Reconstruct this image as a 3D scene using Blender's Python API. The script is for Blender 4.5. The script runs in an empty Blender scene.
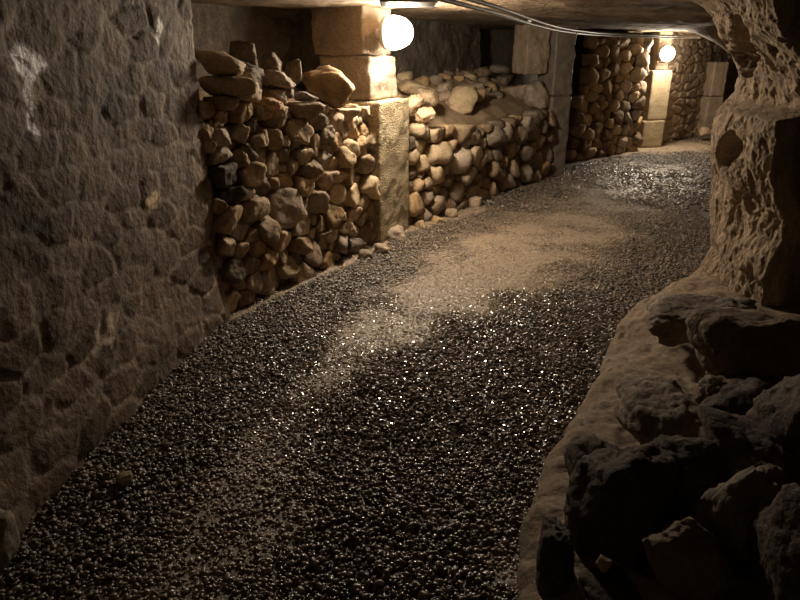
import bpy, bmesh, math, random
import numpy as np
from mathutils import Vector, Matrix, noise

C = bpy.context.scene.collection
SC = bpy.context.scene
# ------------------------------------------------------------------ camera, world, exposure
PITCH = math.radians(20.65); FPX = 650.0; EYE = 1.6
cam = bpy.data.cameras.new('camera'); cam.sensor_width = 36.0; cam.lens = FPX / 800 * 36.0
cam.clip_start = 0.05; cam.clip_end = 100
co = bpy.data.objects.new('camera', cam); C.objects.link(co)
co.location = (0, 0, EYE); co.rotation_euler = (math.pi / 2 - PITCH, 0, 0)
SC.camera = co
w = bpy.data.worlds.new('world'); SC.world = w; w.use_nodes = True
w.node_tree.nodes['Background'].inputs[0].default_value = (0.9, 0.75, 0.6, 1)
w.node_tree.nodes['Background'].inputs[1].default_value = 0.0
SC.view_settings.view_transform = 'Standard'; SC.view_settings.look = 'None'
SC.view_settings.gamma = 1.0; SC.view_settings.use_curve_mapping = False
SC.view_settings.exposure = 0.0
SC.cycles.use_denoising = True
SC.cycles.max_bounces = 6; SC.cycles.diffuse_bounces = 4; SC.cycles.glossy_bounces = 3
SC.cycles.sample_clamp_indirect = 4.0
LAMP_COL = (1.0, 0.85, 0.66)
LAMP_A = 375.0       # globe emission, lamp on the near pier
LAMP_B = 380.0       # globe emission, lamp on the far pier
FILL_LAMP = 6.0         # added fill light, unseen behind the viewer, lifts the foreground (watts)

cp, sp = math.cos(PITCH), math.sin(PITCH)
def ray(u, v):
    x = (u - 400) / FPX; y = (300 - v) / FPX
    return np.array([x, cp + y * sp, y * cp - sp])
E0 = np.array([0, 0, EYE])
def F(u, v, z=0.0):
    d = ray(u, v); return E0 + d * ((z - EYE) / d[2])
def atD(u, v, D):
    d = ray(u, v); return E0 + d * (D / d[1])
def on_plane(u, v, p, n):
    d = ray(u, v); return E0 + d * (np.dot(p - E0, n) / np.dot(d, n))
def pxm(D, z=1.0):                       # metres per pixel at forward distance D, height z
    return (D * cp + (EYE - z) * sp) / FPX

# ------------------------------------------------------------------ materials
def mat(name):
    m = bpy.data.materials.new(name); m.use_nodes = True
    return m, m.node_tree.nodes, m.node_tree.links
def nd(N, t, **k):
    n = N.new(t)
    for a, b in k.items(): setattr(n, a, b)
    return n
def ramp(N, stops):
    r = nd(N, 'ShaderNodeValToRGB'); e = r.color_ramp.elements
    while len(e) < len(stops): e.new(0.5)
    for q, (p, c) in zip(e, stops): q.position = p; q.color = (*c, 1) if len(c) == 3 else c
    return r
def stone_mat(name, dark, light, scale=6, bump=0.5, bscale=40, rough=0.85, rand=0.35, spec=0.3, rough_lo=None,
              green=None, patches=(), bdist=0.01, stretch=(1, 1, 1), world=False, hue=0.0, pits=0.0):
    m, N, L = mat(name); b = N['Principled BSDF']
    tc = nd(N, 'ShaderNodeTexCoord'); ge = nd(N, 'ShaderNodeNewGeometry')
    mp = nd(N, 'ShaderNodeMapping'); mp.inputs['Scale'].default_value = stretch
    src = ge.outputs['Position'] if world else tc.outputs['Object']
    L.new(src, mp.inputs[0])
    n1 = nd(N, 'ShaderNodeTexNoise'); n1.inputs['Scale'].default_value = scale; n1.inputs['Detail'].default_value = 8; n1.inputs['Roughness'].default_value = .65
    L.new(mp.outputs[0], n1.inputs['Vector'])
    r = ramp(N, [(0.3, dark), (0.7, light)]); L.new(n1.outputs['Fac'], r.inputs[0])
    oi = nd(N, 'ShaderNodeObjectInfo')
    mr = nd(N, 'ShaderNodeMapRange'); mr.inputs['To Min'].default_value = 1 - rand; mr.inputs['To Max'].default_value = 1 + rand
    L.new(oi.outputs['Random'], mr.inputs[0])
    hs = nd(N, 'ShaderNodeHueSaturation'); L.new(r.outputs[0], hs.inputs['Color']); L.new(mr.outputs[0], hs.inputs['Value'])
    if hue:
        wn = nd(N, 'ShaderNodeTexWhiteNoise', noise_dimensions='1D'); L.new(oi.outputs['Random'], wn.inputs['W'])
        m2 = nd(N, 'ShaderNodeMapRange'); m2.inputs['To Min'].default_value = 1 - hue; m2.inputs['To Max'].default_value = 1 + hue * .6
        L.new(wn.outputs[0], m2.inputs[0]); L.new(m2.outputs[0], hs.inputs['Saturation'])
    col = hs.outputs[0]
    # speckle
    n3 = nd(N, 'ShaderNodeTexNoise'); n3.inputs['Scale'].default_value = bscale * 2.2; n3.inputs['Detail'].default_value = 3
    L.new(mp.outputs[0], n3.inputs['Vector'])
    r3 = ramp(N, [(0.35, (.68, .66, .64)), (0.62, (1.12, 1.1, 1.08))]); L.new(n3.outputs['Fac'], r3.inputs[0])
    mx = nd(N, 'ShaderNodeMix', data_type='RGBA', blend_type='MULTIPLY'); mx.inputs['Factor'].default_value = 0.8
    L.new(col, mx.inputs[6]); L.new(r3.outputs[0], mx.inputs[7]); col = mx.outputs[2]
    rg = None
    for (pos, rad, pc, prgh, amt) in patches:                # wet sheen painted in as pale colour, and pale stone chips
        vs = nd(N, 'ShaderNodeVectorMath', operation='SUBTRACT'); L.new(ge.outputs['Position'], vs.inputs[0]); vs.inputs[1].default_value = tuple(pos)
        vd = nd(N, 'ShaderNodeVectorMath', operation='DIVIDE'); L.new(vs.outputs[0], vd.inputs[0]); vd.inputs[1].default_value = tuple(rad)
        vl = nd(N, 'ShaderNodeVectorMath', operation='LENGTH'); L.new(vd.outputs[0], vl.inputs[0])
        nn = nd(N, 'ShaderNodeTexNoise'); nn.inputs['Scale'].default_value = 14; nn.inputs['Detail'].default_value = 5; L.new(ge.outputs['Position'], nn.inputs['Vector'])
        ad = nd(N, 'ShaderNodeMath', operation='MULTIPLY_ADD'); L.new(nn.outputs['Fac'], ad.inputs[0]); ad.inputs[1].default_value = 2.4; L.new(vl.outputs['Value'], ad.inputs[2])
        mk = nd(N, 'ShaderNodeMapRange'); mk.inputs['From Min'].default_value = 1.75; mk.inputs['From Max'].default_value = 2.15
        mk.inputs['To Min'].default_value = amt; mk.inputs['To Max'].default_value = 0; L.new(ad.outputs[0], mk.inputs[0])
        mz = nd(N, 'ShaderNodeMix', data_type='RGBA'); L.new(mk.outputs[0], mz.inputs['Factor']); L.new(col, mz.inputs[6]); mz.inputs[7].default_value = (*pc, 1)
        col = mz.outputs[2]
        if prgh is not None:
            mf = nd(N, 'ShaderNodeMix', data_type='FLOAT'); L.new(mk.outputs[0], mf.inputs['Factor'])
            if rg is None: mf.inputs[2].default_value = rough
            else: L.new(rg, mf.inputs[2])
            mf.inputs[3].default_value = prgh; rg = mf.outputs[0]
    if rg is not None: L.new(rg, b.inputs['Roughness'])
    elif rough_lo is not None:
        mr2 = nd(N, 'ShaderNodeMapRange'); mr2.inputs['From Min'].default_value = .4; mr2.inputs['From Max'].default_value = .6
        mr2.inputs['To Min'].default_value = rough_lo; mr2.inputs['To Max'].default_value = rough
        L.new(n1.outputs['Fac'], mr2.inputs[0]); L.new(mr2.outputs[0], b.inputs['Roughness'])
    else: b.inputs['Roughness'].default_value = rough
    b.inputs['Specular IOR Level'].default_value = spec
    L.new(col, b.inputs['Base Color'])
    n2 = nd(N, 'ShaderNodeTexNoise'); n2.inputs['Scale'].default_value = bscale; n2.inputs['Detail'].default_value = 6; n2.inputs['Roughness'].default_value = .6
    L.new(mp.outputs[0], n2.inputs['Vector'])
    h = n2.outputs['Fac']
    if pits:
        vo = nd(N, 'ShaderNodeTexVoronoi'); vo.inputs['Scale'].default_value = bscale * 1.6; L.new(mp.outputs[0], vo.inputs['Vector'])
        ma = nd(N, 'ShaderNodeMath', operation='MULTIPLY_ADD'); L.new(vo.outputs['Distance'], ma.inputs[0]); ma.inputs[1].default_value = pits; L.new(h, ma.inputs[2]); h = ma.outputs[0]
    bp = nd(N, 'ShaderNodeBump'); bp.inputs['Strength'].default_value = bump; bp.inputs['Distance'].default_value = bdist
    L.new(h, bp.inputs['Height']); L.new(bp.outputs[0], b.inputs['Normal'])
    return m

M = {}
M['tan'] = stone_mat('tan_limestone', (.22, .155, .095), (.48, .355, .225), scale=7, bump=.9, bscale=30, rand=.32, hue=.35)
M['sand_stone'] = stone_mat('pale_limestone', (.38, .28, .17), (.58, .45, .29), scale=5, bump=.6, bscale=30, rand=.12)
M['earth'] = stone_mat('packed_earth', (.27, .195, .125), (.45, .335, .22), scale=9, bump=.8, bscale=45, rand=0, world=True)
M['pink_earth'] = stone_mat('reddish_earth', (.42, .25, .14), (.6, .38, .22), scale=14, bump=.9, bscale=50, rand=0)
M['brown_rock'] = stone_mat('brown_rock', (.13, .098, .068), (.3, .228, .155), scale=4, bump=.9, bscale=22, rand=.25, hue=.3, bdist=.02)
M['dark_rock'] = stone_mat('dark_rock', (.05, .04, .031), (.135, .105, .08), scale=4, bump=.9, bscale=22, rand=.3, bdist=.02)
M['ledge'] = stone_mat('ledge_rock', (.17, .125, .085), (.33, .25, .175), scale=3, bump=.7, bscale=16, rand=0, bdist=.02, world=True, stretch=(1, 1.4, 2.5))
M['column'] = stone_mat('natural_column_rock', (.2, .15, .105), (.4, .31, .215), scale=5, bump=1.0, bscale=18, rand=0, bdist=.03, world=True, stretch=(1.6, 1.6, .8))
M['pier'] = stone_mat('pitted_pier_stone', (.36, .29, .18), (.5, .41, .26), scale=14, bump=1.0, bscale=50, rand=.1, bdist=.022, world=True, pits=.8)
M['pier_grey'] = stone_mat('grey_pier_stone', (.14, .12, .095), (.24, .2, .155), scale=6, bump=.7, bscale=30, rand=.15, world=True, rough_lo=.3, rough=.7, spec=.5)
M['ceil'] = stone_mat('ceiling_rock', (.06, .045, .032), (.27, .19, .11), scale=1.4, bump=1.0, bscale=7, rand=0, bdist=.05, world=True)
M['masonry'] = stone_mat('back_masonry', (.08, .066, .052), (.17, .14, .11), scale=4, bump=.8, bscale=20, rand=0, bdist=.02, world=True)
M['cobble'] = stone_mat('mortared_rubble', (.26, .2, .14), (.42, .33, .24), scale=5, bump=.7, bscale=26, rand=0, bdist=.02, world=True)

# ------------------------------------------------------------------ object helpers
def link(name, me, m, parent=None, smooth=True):
    me.materials.append(m)
    if smooth: me.polygons.foreach_set('use_smooth', np.ones(len(me.polygons), dtype=bool))
    o = bpy.data.objects.new(name, me); C.objects.link(o)
    if parent is not None: o.parent = parent
    return o
def tag(o, label=None, cat=None, group=None, kind=None):
    if label: o['label'] = label
    if cat: o['category'] = cat
    if group: o['group'] = group
    if kind: o['kind'] = kind
    return o
def empty(name, loc, label, cat, group=None):
    o = bpy.data.objects.new(name, None); C.objects.link(o); o.location = tuple(loc); o.empty_display_size = .1
    return tag(o, label, cat, group)
def mesh_np(name, V, Fc):
    """V (n,3), Fc (m,k) uniform faces"""
    V = np.asarray(V, dtype=np.float32); Fc = np.asarray(Fc, dtype=np.int32)
    me = bpy.data.meshes.new(name); k = Fc.shape[1]
    me.vertices.add(len(V)); me.vertices.foreach_set('co', V.ravel())
    me.loops.add(Fc.size); me.loops.foreach_set('vertex_index', Fc.ravel())
    me.polygons.add(len(Fc)); me.polygons.foreach_set('loop_start', np.arange(0, Fc.size, k, dtype=np.int32))
    me.update(calc_edges=True); me.validate()
    return me
_ico = {}
def ico(sub):
    if sub not in _ico:
        bm = bmesh.new(); bmesh.ops.create_icosphere(bm, subdivisions=sub, radius=1.0)
        _ico[sub] = (np.array([v.co[:] for v in bm.verts]), np.array([[v.index for v in f.verts] for f in bm.faces])); bm.free()
    return _ico[sub]
def fbm(P, scale, octv=3, seed=0.0, H=1.0):
    out = np.empty(len(P)); s = seed * 17.31
    for i, p in enumerate(P):
        out[i] = noise.fractal(Vector((p[0] * scale + s, p[1] * scale - s * .7, p[2] * scale + s * .3)), H, 2.0, octv)
    return out
def rock_shape(seed, sub=4, planes=14, sharp=9, amp=.12, nscale=1.6, fine=.06, ridge=0.0):
    """unit-size angular boulder: an icosphere cut by random planes with softened edges"""
    rng = np.random.RandomState(seed); D, Fc = ico(sub)
    n = rng.normal(size=(planes, 3)); n /= np.linalg.norm(n, axis=1)[:, None]
    n = np.vstack([n, np.eye(3), -np.eye(3)]); off = np.concatenate([rng.uniform(.72, 1.0, planes), np.ones(6)])
    dp = np.maximum(D @ n.T, 1e-4) / off
    r = (dp ** sharp).sum(1) ** (-1.0 / sharp)
    r *= 1 + amp * fbm(D, nscale, 3, seed * .37)
    if fine: r *= 1 + fine * fbm(D, 7, 4, seed * .11, .6)
    if ridge:
        q = D * np.array([1, 1, 3.0])
        r *= 1 - ridge * np.abs(fbm(q, 2.2, 3, seed * .23))
    return D * r[:, None], Fc
def ell_rot(ax):                          # euler degrees -> 3x3
    return np.array(Matrix.Rotation(math.radians(ax[2]), 3, 'Z') @ Matrix.Rotation(math.radians(ax[1]), 3, 'Y') @ Matrix.Rotation(math.radians(ax[0]), 3, 'X'))
def boulder(name, loc, dims, rot, seed, m, label, cat, group=None, sub=4, **k):
    V, Fc = rock_shape(seed, sub, **k)
    V = (V * np.array(dims)) @ ell_rot(rot).T
    o = link(name, mesh_np(name, V, Fc), m); o.location = tuple(loc)
    return tag(o, label, cat, group)
def grid_faces(nu, nv, wrap=False):
    i = np.arange(nu if wrap else nu - 1); j = np.arange(nv - 1)
    I, J = np.meshgrid(i, j, indexing='ij'); I2 = (I + 1) % nu
    return np.stack([I * nv + J, I2 * nv + J, I2 * nv + J + 1, I * nv + J + 1], -1).reshape(-1, 4)
def cells(P2, size, seed, jit=.85):
    """Voronoi F1/F2 distances on a 2-D lattice: rows of stones in mortar.  P2 (n,2) in metres, size (w,h)"""
    q = P2 / np.array(size); base = np.floor(q)
    d1 = np.full(len(q), 9.); d2 = np.full(len(q), 9.); idv = np.zeros(len(q))
    for a in (-1, 0, 1, 2):
        for b in (-1, 0, 1):
            cx, cy = base[:, 0] + a, base[:, 1] + b
            h1 = np.modf(np.abs(np.sin(cx * 127.1 + cy * 311.7 + seed) * 43758.5453))[0]
            h2 = np.modf(np.abs(np.sin(cx * 269.5 + cy * 183.3 + seed * 1.7) * 43758.5453))[0]
            px = cx + .5 + jit * (h1 - .5) + .5 * np.mod(cy, 2) - .25; py = cy + .5 + jit * .8 * (h2 - .5)
            d = np.hypot(q[:, 0] - px, q[:, 1] - py)
            nw = d < d1
            d2 = np.where(nw, d1, np.minimum(d2, d)); idv = np.where(nw, h1, idv); d1 = np.where(nw, d, d1)
    return d1, d2, idv

# ------------------------------------------------------------------ the plan of the place
def v2(p): return np.array([p[0], p[1], 0.0])
A0, A1 = v2(F(222, 318)), v2(F(380, 238))            # dry wall beside the rough wall
B0, B1 = v2(F(406, 226)), v2(F(547, 176))            # dry wall between the two piers
S1 = (A1 - A0) / np.linalg.norm(A1 - A0); N1 = np.array([S1[1], -S1[0], 0])
S2 = (B1 - B0) / np.linalg.norm(B1 - B0); N2 = np.array([S2[1], -S2[0], 0])
UP = np.array([0, 0, 1.0])
CEIL = 1.97

# ---- ground sheet and gravel
def seg_d(P, a, b):
    ab = b - a; t = np.clip(((P - a) @ ab) / (ab @ ab), 0, 1)
    return np.linalg.norm(P - (a + t[:, None] * ab), axis=1), t
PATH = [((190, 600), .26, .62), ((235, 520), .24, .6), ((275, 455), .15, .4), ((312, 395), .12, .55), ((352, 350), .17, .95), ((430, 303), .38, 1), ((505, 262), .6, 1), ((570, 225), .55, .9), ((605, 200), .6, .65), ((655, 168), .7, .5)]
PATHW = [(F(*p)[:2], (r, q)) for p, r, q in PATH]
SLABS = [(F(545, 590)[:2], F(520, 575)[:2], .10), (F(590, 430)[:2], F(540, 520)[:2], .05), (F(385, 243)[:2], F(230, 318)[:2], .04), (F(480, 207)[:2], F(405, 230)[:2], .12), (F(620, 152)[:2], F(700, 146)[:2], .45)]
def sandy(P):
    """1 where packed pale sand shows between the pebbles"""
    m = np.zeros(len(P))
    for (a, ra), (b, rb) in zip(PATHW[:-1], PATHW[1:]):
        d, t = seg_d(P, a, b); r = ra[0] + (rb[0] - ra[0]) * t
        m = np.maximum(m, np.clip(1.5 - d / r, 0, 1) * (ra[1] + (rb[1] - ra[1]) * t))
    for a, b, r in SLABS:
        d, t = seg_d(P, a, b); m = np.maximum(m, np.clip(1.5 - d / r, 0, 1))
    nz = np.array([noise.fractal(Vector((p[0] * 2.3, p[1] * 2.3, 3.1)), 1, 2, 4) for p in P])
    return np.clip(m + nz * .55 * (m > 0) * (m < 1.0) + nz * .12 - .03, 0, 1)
def gz(P):
    return np.array([.018 * noise.fractal(Vector((p[0] * .9, p[1] * .9, 0)), 1, 2, 2) + .006 * noise.noise(Vector((p[0] * 7, p[1] * 7, 2))) for p in P])

def wet(P):
    o_ = np.zeros(len(P))
    for (u, v, r, q) in ((440, 390, 1.0, 1.), (520, 320, .6, .8), (400, 470, .7, .9), (642, 178, .95, .9), (330, 560, .6, .6)):
        c_ = F(u, v)[:2]; o_ = np.maximum(o_, q * np.clip(1.6 - np.hypot(P[:, 0] - c_[0], (P[:, 1] - c_[1]) * .8) / r, 0, 1))
    return o_
ys = np.concatenate([np.arange(-.6, 6, .035), np.arange(6, 17.5, .09)])
NX = 130; cols = []
for y in ys:
    x0 = -2.2 if y < 4 else -2.2 + (y - 4) * .1
    x1 = 3.4 if y < 5 else 3.4 + (y - 5) * .62
    cols.append(np.stack([np.linspace(x0, x1, NX), np.full(NX, y)], 1))
GP = np.concatenate(cols); G = np.column_stack([GP, gz(GP)])
me = mesh_np('floor', G, grid_faces(len(ys), NX)[:, ::-1])
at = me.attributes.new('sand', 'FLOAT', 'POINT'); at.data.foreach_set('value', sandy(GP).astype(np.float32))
at = me.attributes.new('wet', 'FLOAT', 'POINT'); at.data.foreach_set('value', wet(GP).astype(np.float32))
m, N, L = mat('floor_ground'); b = N['Principled BSDF']
a = nd(N, 'ShaderNodeAttribute', attribute_name='sand'); ge = nd(N, 'ShaderNodeNewGeometry')
n1 = nd(N, 'ShaderNodeTexNoise'); n1.inputs['Scale'].default_value = 30; n1.inputs['Detail'].default_value = 8; L.new(ge.outputs['Position'], n1.inputs['Vector'])
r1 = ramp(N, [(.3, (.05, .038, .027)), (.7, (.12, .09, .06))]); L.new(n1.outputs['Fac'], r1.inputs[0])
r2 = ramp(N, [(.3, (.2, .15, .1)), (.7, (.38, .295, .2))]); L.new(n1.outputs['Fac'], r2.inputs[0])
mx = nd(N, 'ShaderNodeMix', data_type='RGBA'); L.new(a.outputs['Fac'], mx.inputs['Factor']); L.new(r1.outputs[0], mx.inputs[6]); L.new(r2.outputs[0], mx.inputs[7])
L.new(mx.outputs[2], b.inputs['Base Color']); b.inputs['Specular IOR Level'].default_value = .5
we = nd(N, 'ShaderNodeAttribute', attribute_name='wet'); mw = nd(N, 'ShaderNodeMapRange'); mw.inputs['To Min'].default_value = .65; mw.inputs['To Max'].default_value = .28
L.new(we.outputs['Fac'], mw.inputs[0]); L.new(mw.outputs[0], b.inputs['Roughness'])
n2 = nd(N, 'ShaderNodeTexNoise'); n2.inputs['Scale'].default_value = 90; n2.inputs['Detail'].default_value = 6; L.new(ge.outputs['Position'], n2.inputs['Vector'])
bp = nd(N, 'ShaderNodeBump'); bp.inputs['Strength'].default_value = .8; bp.inputs['Distance'].default_value = .01; L.new(n2.outputs['Fac'], bp.inputs['Height']); L.new(bp.outputs[0], b.inputs['Normal'])
tag(link('floor', me, m), kind='structure')

# gravel: every pebble a small closed stone, one mass
rng = np.random.RandomState(5)
def corridor(P):
    """True on the walkable ground (between the walls, not under the ledge)"""
    left = [np.array(q) for q in ((-1.5, -1.), (-1.5, 1.9), (A0[0] - .02, A0[1]), (A1[0], A1[1]), (B0[0], B0[1]), (B1[0], B1[1]), tuple(F(568, 168)[:2]), tuple(F(640, 152)[:2]), tuple(F(712, 133)[:2]), (8.5, 17))]
    right = [np.array(q) for q in (tuple(F(500, 640)[:2]), tuple(F(512, 560)[:2]), tuple(F(560, 450)[:2]), tuple(F(610, 360)[:2]), tuple(F(660, 300)[:2]), (2.35, 4.6), (3.0, 5.4), (5.6, 10.5), (9, 17))]
    xl = np.interp(P[:, 1], [q[1] for q in left], [q[0] for q in left])
    xr = np.interp(P[:, 1], [q[1] for q in right], [q[0] for q in right])
    return (P[:, 0] > xl) & (P[:, 0] < xr + .05)
shapes = []
for sd in range(10):
    r_ = np.random.RandomState(100 + sd)
    for sub, st in ((1, 0), (2, 1)):
        D_, F_ = ico(sub); n_ = r_.normal(size=(7, 3)); n_ /= np.linalg.norm(n_, axis=1)[:, None]
        n_ = np.vstack([n_, np.eye(3), -np.eye(3)]); o_ = np.concatenate([r_.uniform(.7, 1, 7), np.ones(6)])
        rr = ((np.maximum(D_ @ n_.T, 1e-4) / o_) ** 14).sum(1) ** (-1 / 14)
        shapes.append((D_ * rr[:, None] * np.array([1, r_.uniform(.7, .95), r_.uniform(.5, .75)]), F_))
def pebble_mass(n, x0, x1, y0, y1, rmin, rmax, sub, seed, keep=.55):
    rg = np.random.RandomState(seed)
    P = np.stack([rg.uniform(x0, x1, n), rg.uniform(y0, y1, n)], 1); P = P[corridor(P)]
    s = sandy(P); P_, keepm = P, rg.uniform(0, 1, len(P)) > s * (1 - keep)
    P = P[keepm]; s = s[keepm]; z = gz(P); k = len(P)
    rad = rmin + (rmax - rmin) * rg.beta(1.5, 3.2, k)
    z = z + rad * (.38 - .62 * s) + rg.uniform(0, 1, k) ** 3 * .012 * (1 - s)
    sh = rg.randint(0, 10, k); ang = rg.uniform(0, 2 * np.pi, k); tx = rg.normal(0, .45, k)
    Vs, Fs, Ts, Ss, base = [], [], [], [], 0
    for q in range(10):
        V0, F0 = shapes[q * 2 + (sub - 1)]; I = np.where(sh == q)[0]
        if not len(I): continue
        ca, sa, ct, st_ = np.cos(ang[I]), np.sin(ang[I]), np.cos(tx[I]), np.sin(tx[I])
        v = V0[None] * rad[I][:, None, None]
        y = v[..., 1] * ct[:, None] - v[..., 2] * st_[:, None]; zz = v[..., 1] * st_[:, None] + v[..., 2] * ct[:, None]; x = v[..., 0]
        X = x * ca[:, None] - y * sa[:, None]; Y = x * sa[:, None] + y * ca[:, None]
        W = np.stack([X + P[I, 0][:, None], Y + P[I, 1][:, None], zz + z[I][:, None]], -1).reshape(-1, 3)
        Fq = (F0[None] + (np.arange(len(I)) * len(V0))[:, None, None]).reshape(-1, 3) + base
        Vs.append(W); Fs.append(Fq); base += len(W)
        Ts.append(np.repeat(rg.uniform(0, 1, len(I)), len(V0))); Ss.append(np.repeat(s[I], len(V0)))
    return np.concatenate(Vs), np.concatenate(Fs), np.concatenate(Ts), np.concatenate(Ss)
parts = [pebble_mass(34000, -1.6, 2.0, .9, 2.35, .005, .017, 2, 1),
         pebble_mass(150000, -1.6, 3.2, 2.35, 7.0, .005, .016, 1, 2),
         pebble_mass(60000, .2, 6.8, 7.0, 14.0, .009, .021, 1, 3)]
off = 0; VV, FF, TT, SS = [], [], [], []
for V_, F_, T_, S_ in parts:
    VV.append(V_); FF.append(F_ + off); TT.append(T_); SS.append(S_); off += len(V_)
me = mesh_np('gravel', np.concatenate(VV), np.concatenate(FF))
nsm = len(parts[0][1]); flat_ = np.ones(len(me.polygons), dtype=bool); flat_[nsm:] = False
ALLV = np.concatenate(VV)
at = me.attributes.new('wet', 'FLOAT', 'POINT'); at.data.foreach_set('value', wet(ALLV).astype(np.float32))
for nm, arr in (('tone', TT), ('sand', SS)):
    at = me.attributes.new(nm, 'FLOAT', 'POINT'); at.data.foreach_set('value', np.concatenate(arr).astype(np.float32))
m, N, L = mat('wet_gravel'); b = N['Principled BSDF']
a = nd(N, 'ShaderNodeAttribute', attribute_name='tone'); s = nd(N, 'ShaderNodeAttribute', attribute_name='sand')
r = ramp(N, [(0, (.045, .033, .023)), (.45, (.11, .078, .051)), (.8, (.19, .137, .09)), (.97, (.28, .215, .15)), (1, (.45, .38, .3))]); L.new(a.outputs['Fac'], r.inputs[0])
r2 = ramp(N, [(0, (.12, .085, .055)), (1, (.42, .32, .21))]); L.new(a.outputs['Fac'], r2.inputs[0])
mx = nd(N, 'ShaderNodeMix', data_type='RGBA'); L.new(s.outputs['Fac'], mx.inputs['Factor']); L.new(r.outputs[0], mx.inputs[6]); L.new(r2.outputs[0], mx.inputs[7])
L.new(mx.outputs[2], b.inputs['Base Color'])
wn = nd(N, 'ShaderNodeTexWhiteNoise', noise_dimensions='1D'); L.new(a.outputs['Fac'], wn.inputs['W'])
mr = nd(N, 'ShaderNodeMapRange'); mr.inputs['To Min'].default_value = .1; mr.inputs['To Max'].default_value = .38; L.new(wn.outputs[0], mr.inputs[0])
we = nd(N, 'ShaderNodeAttribute', attribute_name='wet')
m3 = nd(N, 'ShaderNodeMix', data_type='FLOAT'); L.new(we.outputs['Fac'], m3.inputs['Factor']); m3.inputs[2].default_value = .5; L.new(mr.outputs[0], m3.inputs[3])
L.new(m3.outputs[0], b.inputs['Roughness']); b.inputs['Specular IOR Level'].default_value = .9
me.polygons.foreach_set('use_smooth', flat_)
tag(link('gravel', me, m, smooth=False), 'loose wet pebble gravel strewn over the sandy path of the gallery', 'gravel', kind='stuff')

# ------------------------------------------------------------------ structure
# rough mortared wall
def relief_wall(name, p0, p1, z0, z1, res, size, amp, m, seed, normal, extra=None, namp=.03, nsc=2.0, ret=None, mortar=.16):
    """grid over p0-p1 x z0-z1 with stones standing out of mortar; `ret`: the end turns back by this vector"""
    Ln = np.linalg.norm(p1 - p0); nu = int(Ln / res) + 1; nv = int((z1 - z0) / res) + 1
    U, Z = np.meshgrid(np.linspace(0, Ln, nu), np.linspace(z0, z1, nv), indexing='ij')
    P2 = np.stack([U.ravel(), Z.ravel()], 1)
    wob = np.stack([fbm(np.column_stack([P2, np.zeros(len(P2))]), 5, 2, seed), fbm(np.column_stack([P2, np.ones(len(P2))]), 5, 2, seed + 3)], 1) * .035
    d1, d2, idv = cells(P2 + wob, size, seed)
    e = np.clip((d2 - d1) / mortar, 0, 1); e = e * e * (3 - 2 * e)
    h = amp * e * (.35 + .65 * idv) + namp * fbm(np.column_stack([P2, np.zeros(len(P2))]), nsc, 5, seed + 7, .8)
    if extra is not None: h = h + extra(P2)
    S = (p1 - p0) / Ln
    V = p0 + P2[:, :1] * S + np.outer(P2[:, 1], UP) + np.outer(h, normal)
    V = V.reshape(nu, nv, 3)
    if ret is not None:                                  # rounded end that turns away
        rows = [V]
        for q in (.02, .05, .1, .3, 1.0):
            rr = V[-1] + np.array(ret) * q + S * (-.02 if q > .04 else .008) ; rows.append(rr[None])
        V = np.concatenate(rows); nu = len(V)
    me = mesh_np(name, V.reshape(-1, 3), grid_faces(nu, nv))
    ca = np.concatenate([(e * (.25 + .75 * idv)), np.zeros(len(V.reshape(-1, 3)) - len(e))])
    at = me.attributes.new('stone', 'FLOAT', 'POINT'); at.data.foreach_set('value', ca.astype(np.float32))
    return tag(link(name, me, m), kind='structure')
WL0, WL1 = np.array([-1.62, .2, 0]), np.array([A0[0] + .0, A0[1] + .0, 0])
SL = (WL1 - WL0) / np.linalg.norm(WL1 - WL0); NL = np.array([SL[1], -SL[0], 0])
def wl(u, v): return on_plane(u, v, WL0, NL)
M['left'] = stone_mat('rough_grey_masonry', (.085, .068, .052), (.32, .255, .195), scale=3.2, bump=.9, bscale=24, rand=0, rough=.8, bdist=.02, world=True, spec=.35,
    patches=[(wl(28, 62), (.25, .1, .08), (.5, .48, .46), .22, .9), (wl(34, 110), (.25, .035, .13), (.42, .4, .38), .25, .85),  # pale tint of the wet spots stands in for lamp sheen
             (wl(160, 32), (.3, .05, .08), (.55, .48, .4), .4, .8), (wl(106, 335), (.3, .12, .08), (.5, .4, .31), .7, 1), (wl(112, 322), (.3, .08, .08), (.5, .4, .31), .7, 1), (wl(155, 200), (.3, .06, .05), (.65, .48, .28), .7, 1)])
_N = M['left'].node_tree.nodes; _L = M['left'].node_tree.links
_hs = [n for n in _N if n.type == 'HUE_SAT'][0]; _to = _hs.outputs[0].links[0].to_socket
_a = nd(_N, 'ShaderNodeAttribute', attribute_name='stone'); _r = ramp(_N, [(.0, (1.05, 1.03, 1.02)), (.35, (.95, .88, .8)), (.8, (.55, .46, .38))]); _L.new(_a.outputs['Fac'], _r.inputs[0])
_m = nd(_N, 'ShaderNodeMix', data_type='RGBA', blend_type='MULTIPLY'); _m.inputs['Factor'].default_value = 1
_L.new(_hs.outputs[0], _m.inputs[6]); _L.new(_r.outputs[0], _m.inputs[7]); _L.new(_m.outputs[2], _to)
def bulge(P2): return .05 * np.exp(-((P2[:, 1] - .0) / .25) ** 2) + .02 * np.sin(P2[:, 0] * 1.7)
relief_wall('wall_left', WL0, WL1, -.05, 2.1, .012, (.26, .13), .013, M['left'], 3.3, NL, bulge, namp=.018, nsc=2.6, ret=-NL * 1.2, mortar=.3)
# recess walls behind the dry walls
R0 = A0 - N1 * 1.15 - S1 * .6; R1 = B1 - N2 * 1.25 + S2 * .15
SB = (R1 - R0) / np.linalg.norm(R1 - R0); NB = np.array([SB[1], -SB[0], 0])
relief_wall('wall_recess', R0, R1, 0, 2.15, .025, (.3, .16), .03, M['masonry'], 5.1, NB, namp=.04)
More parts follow.
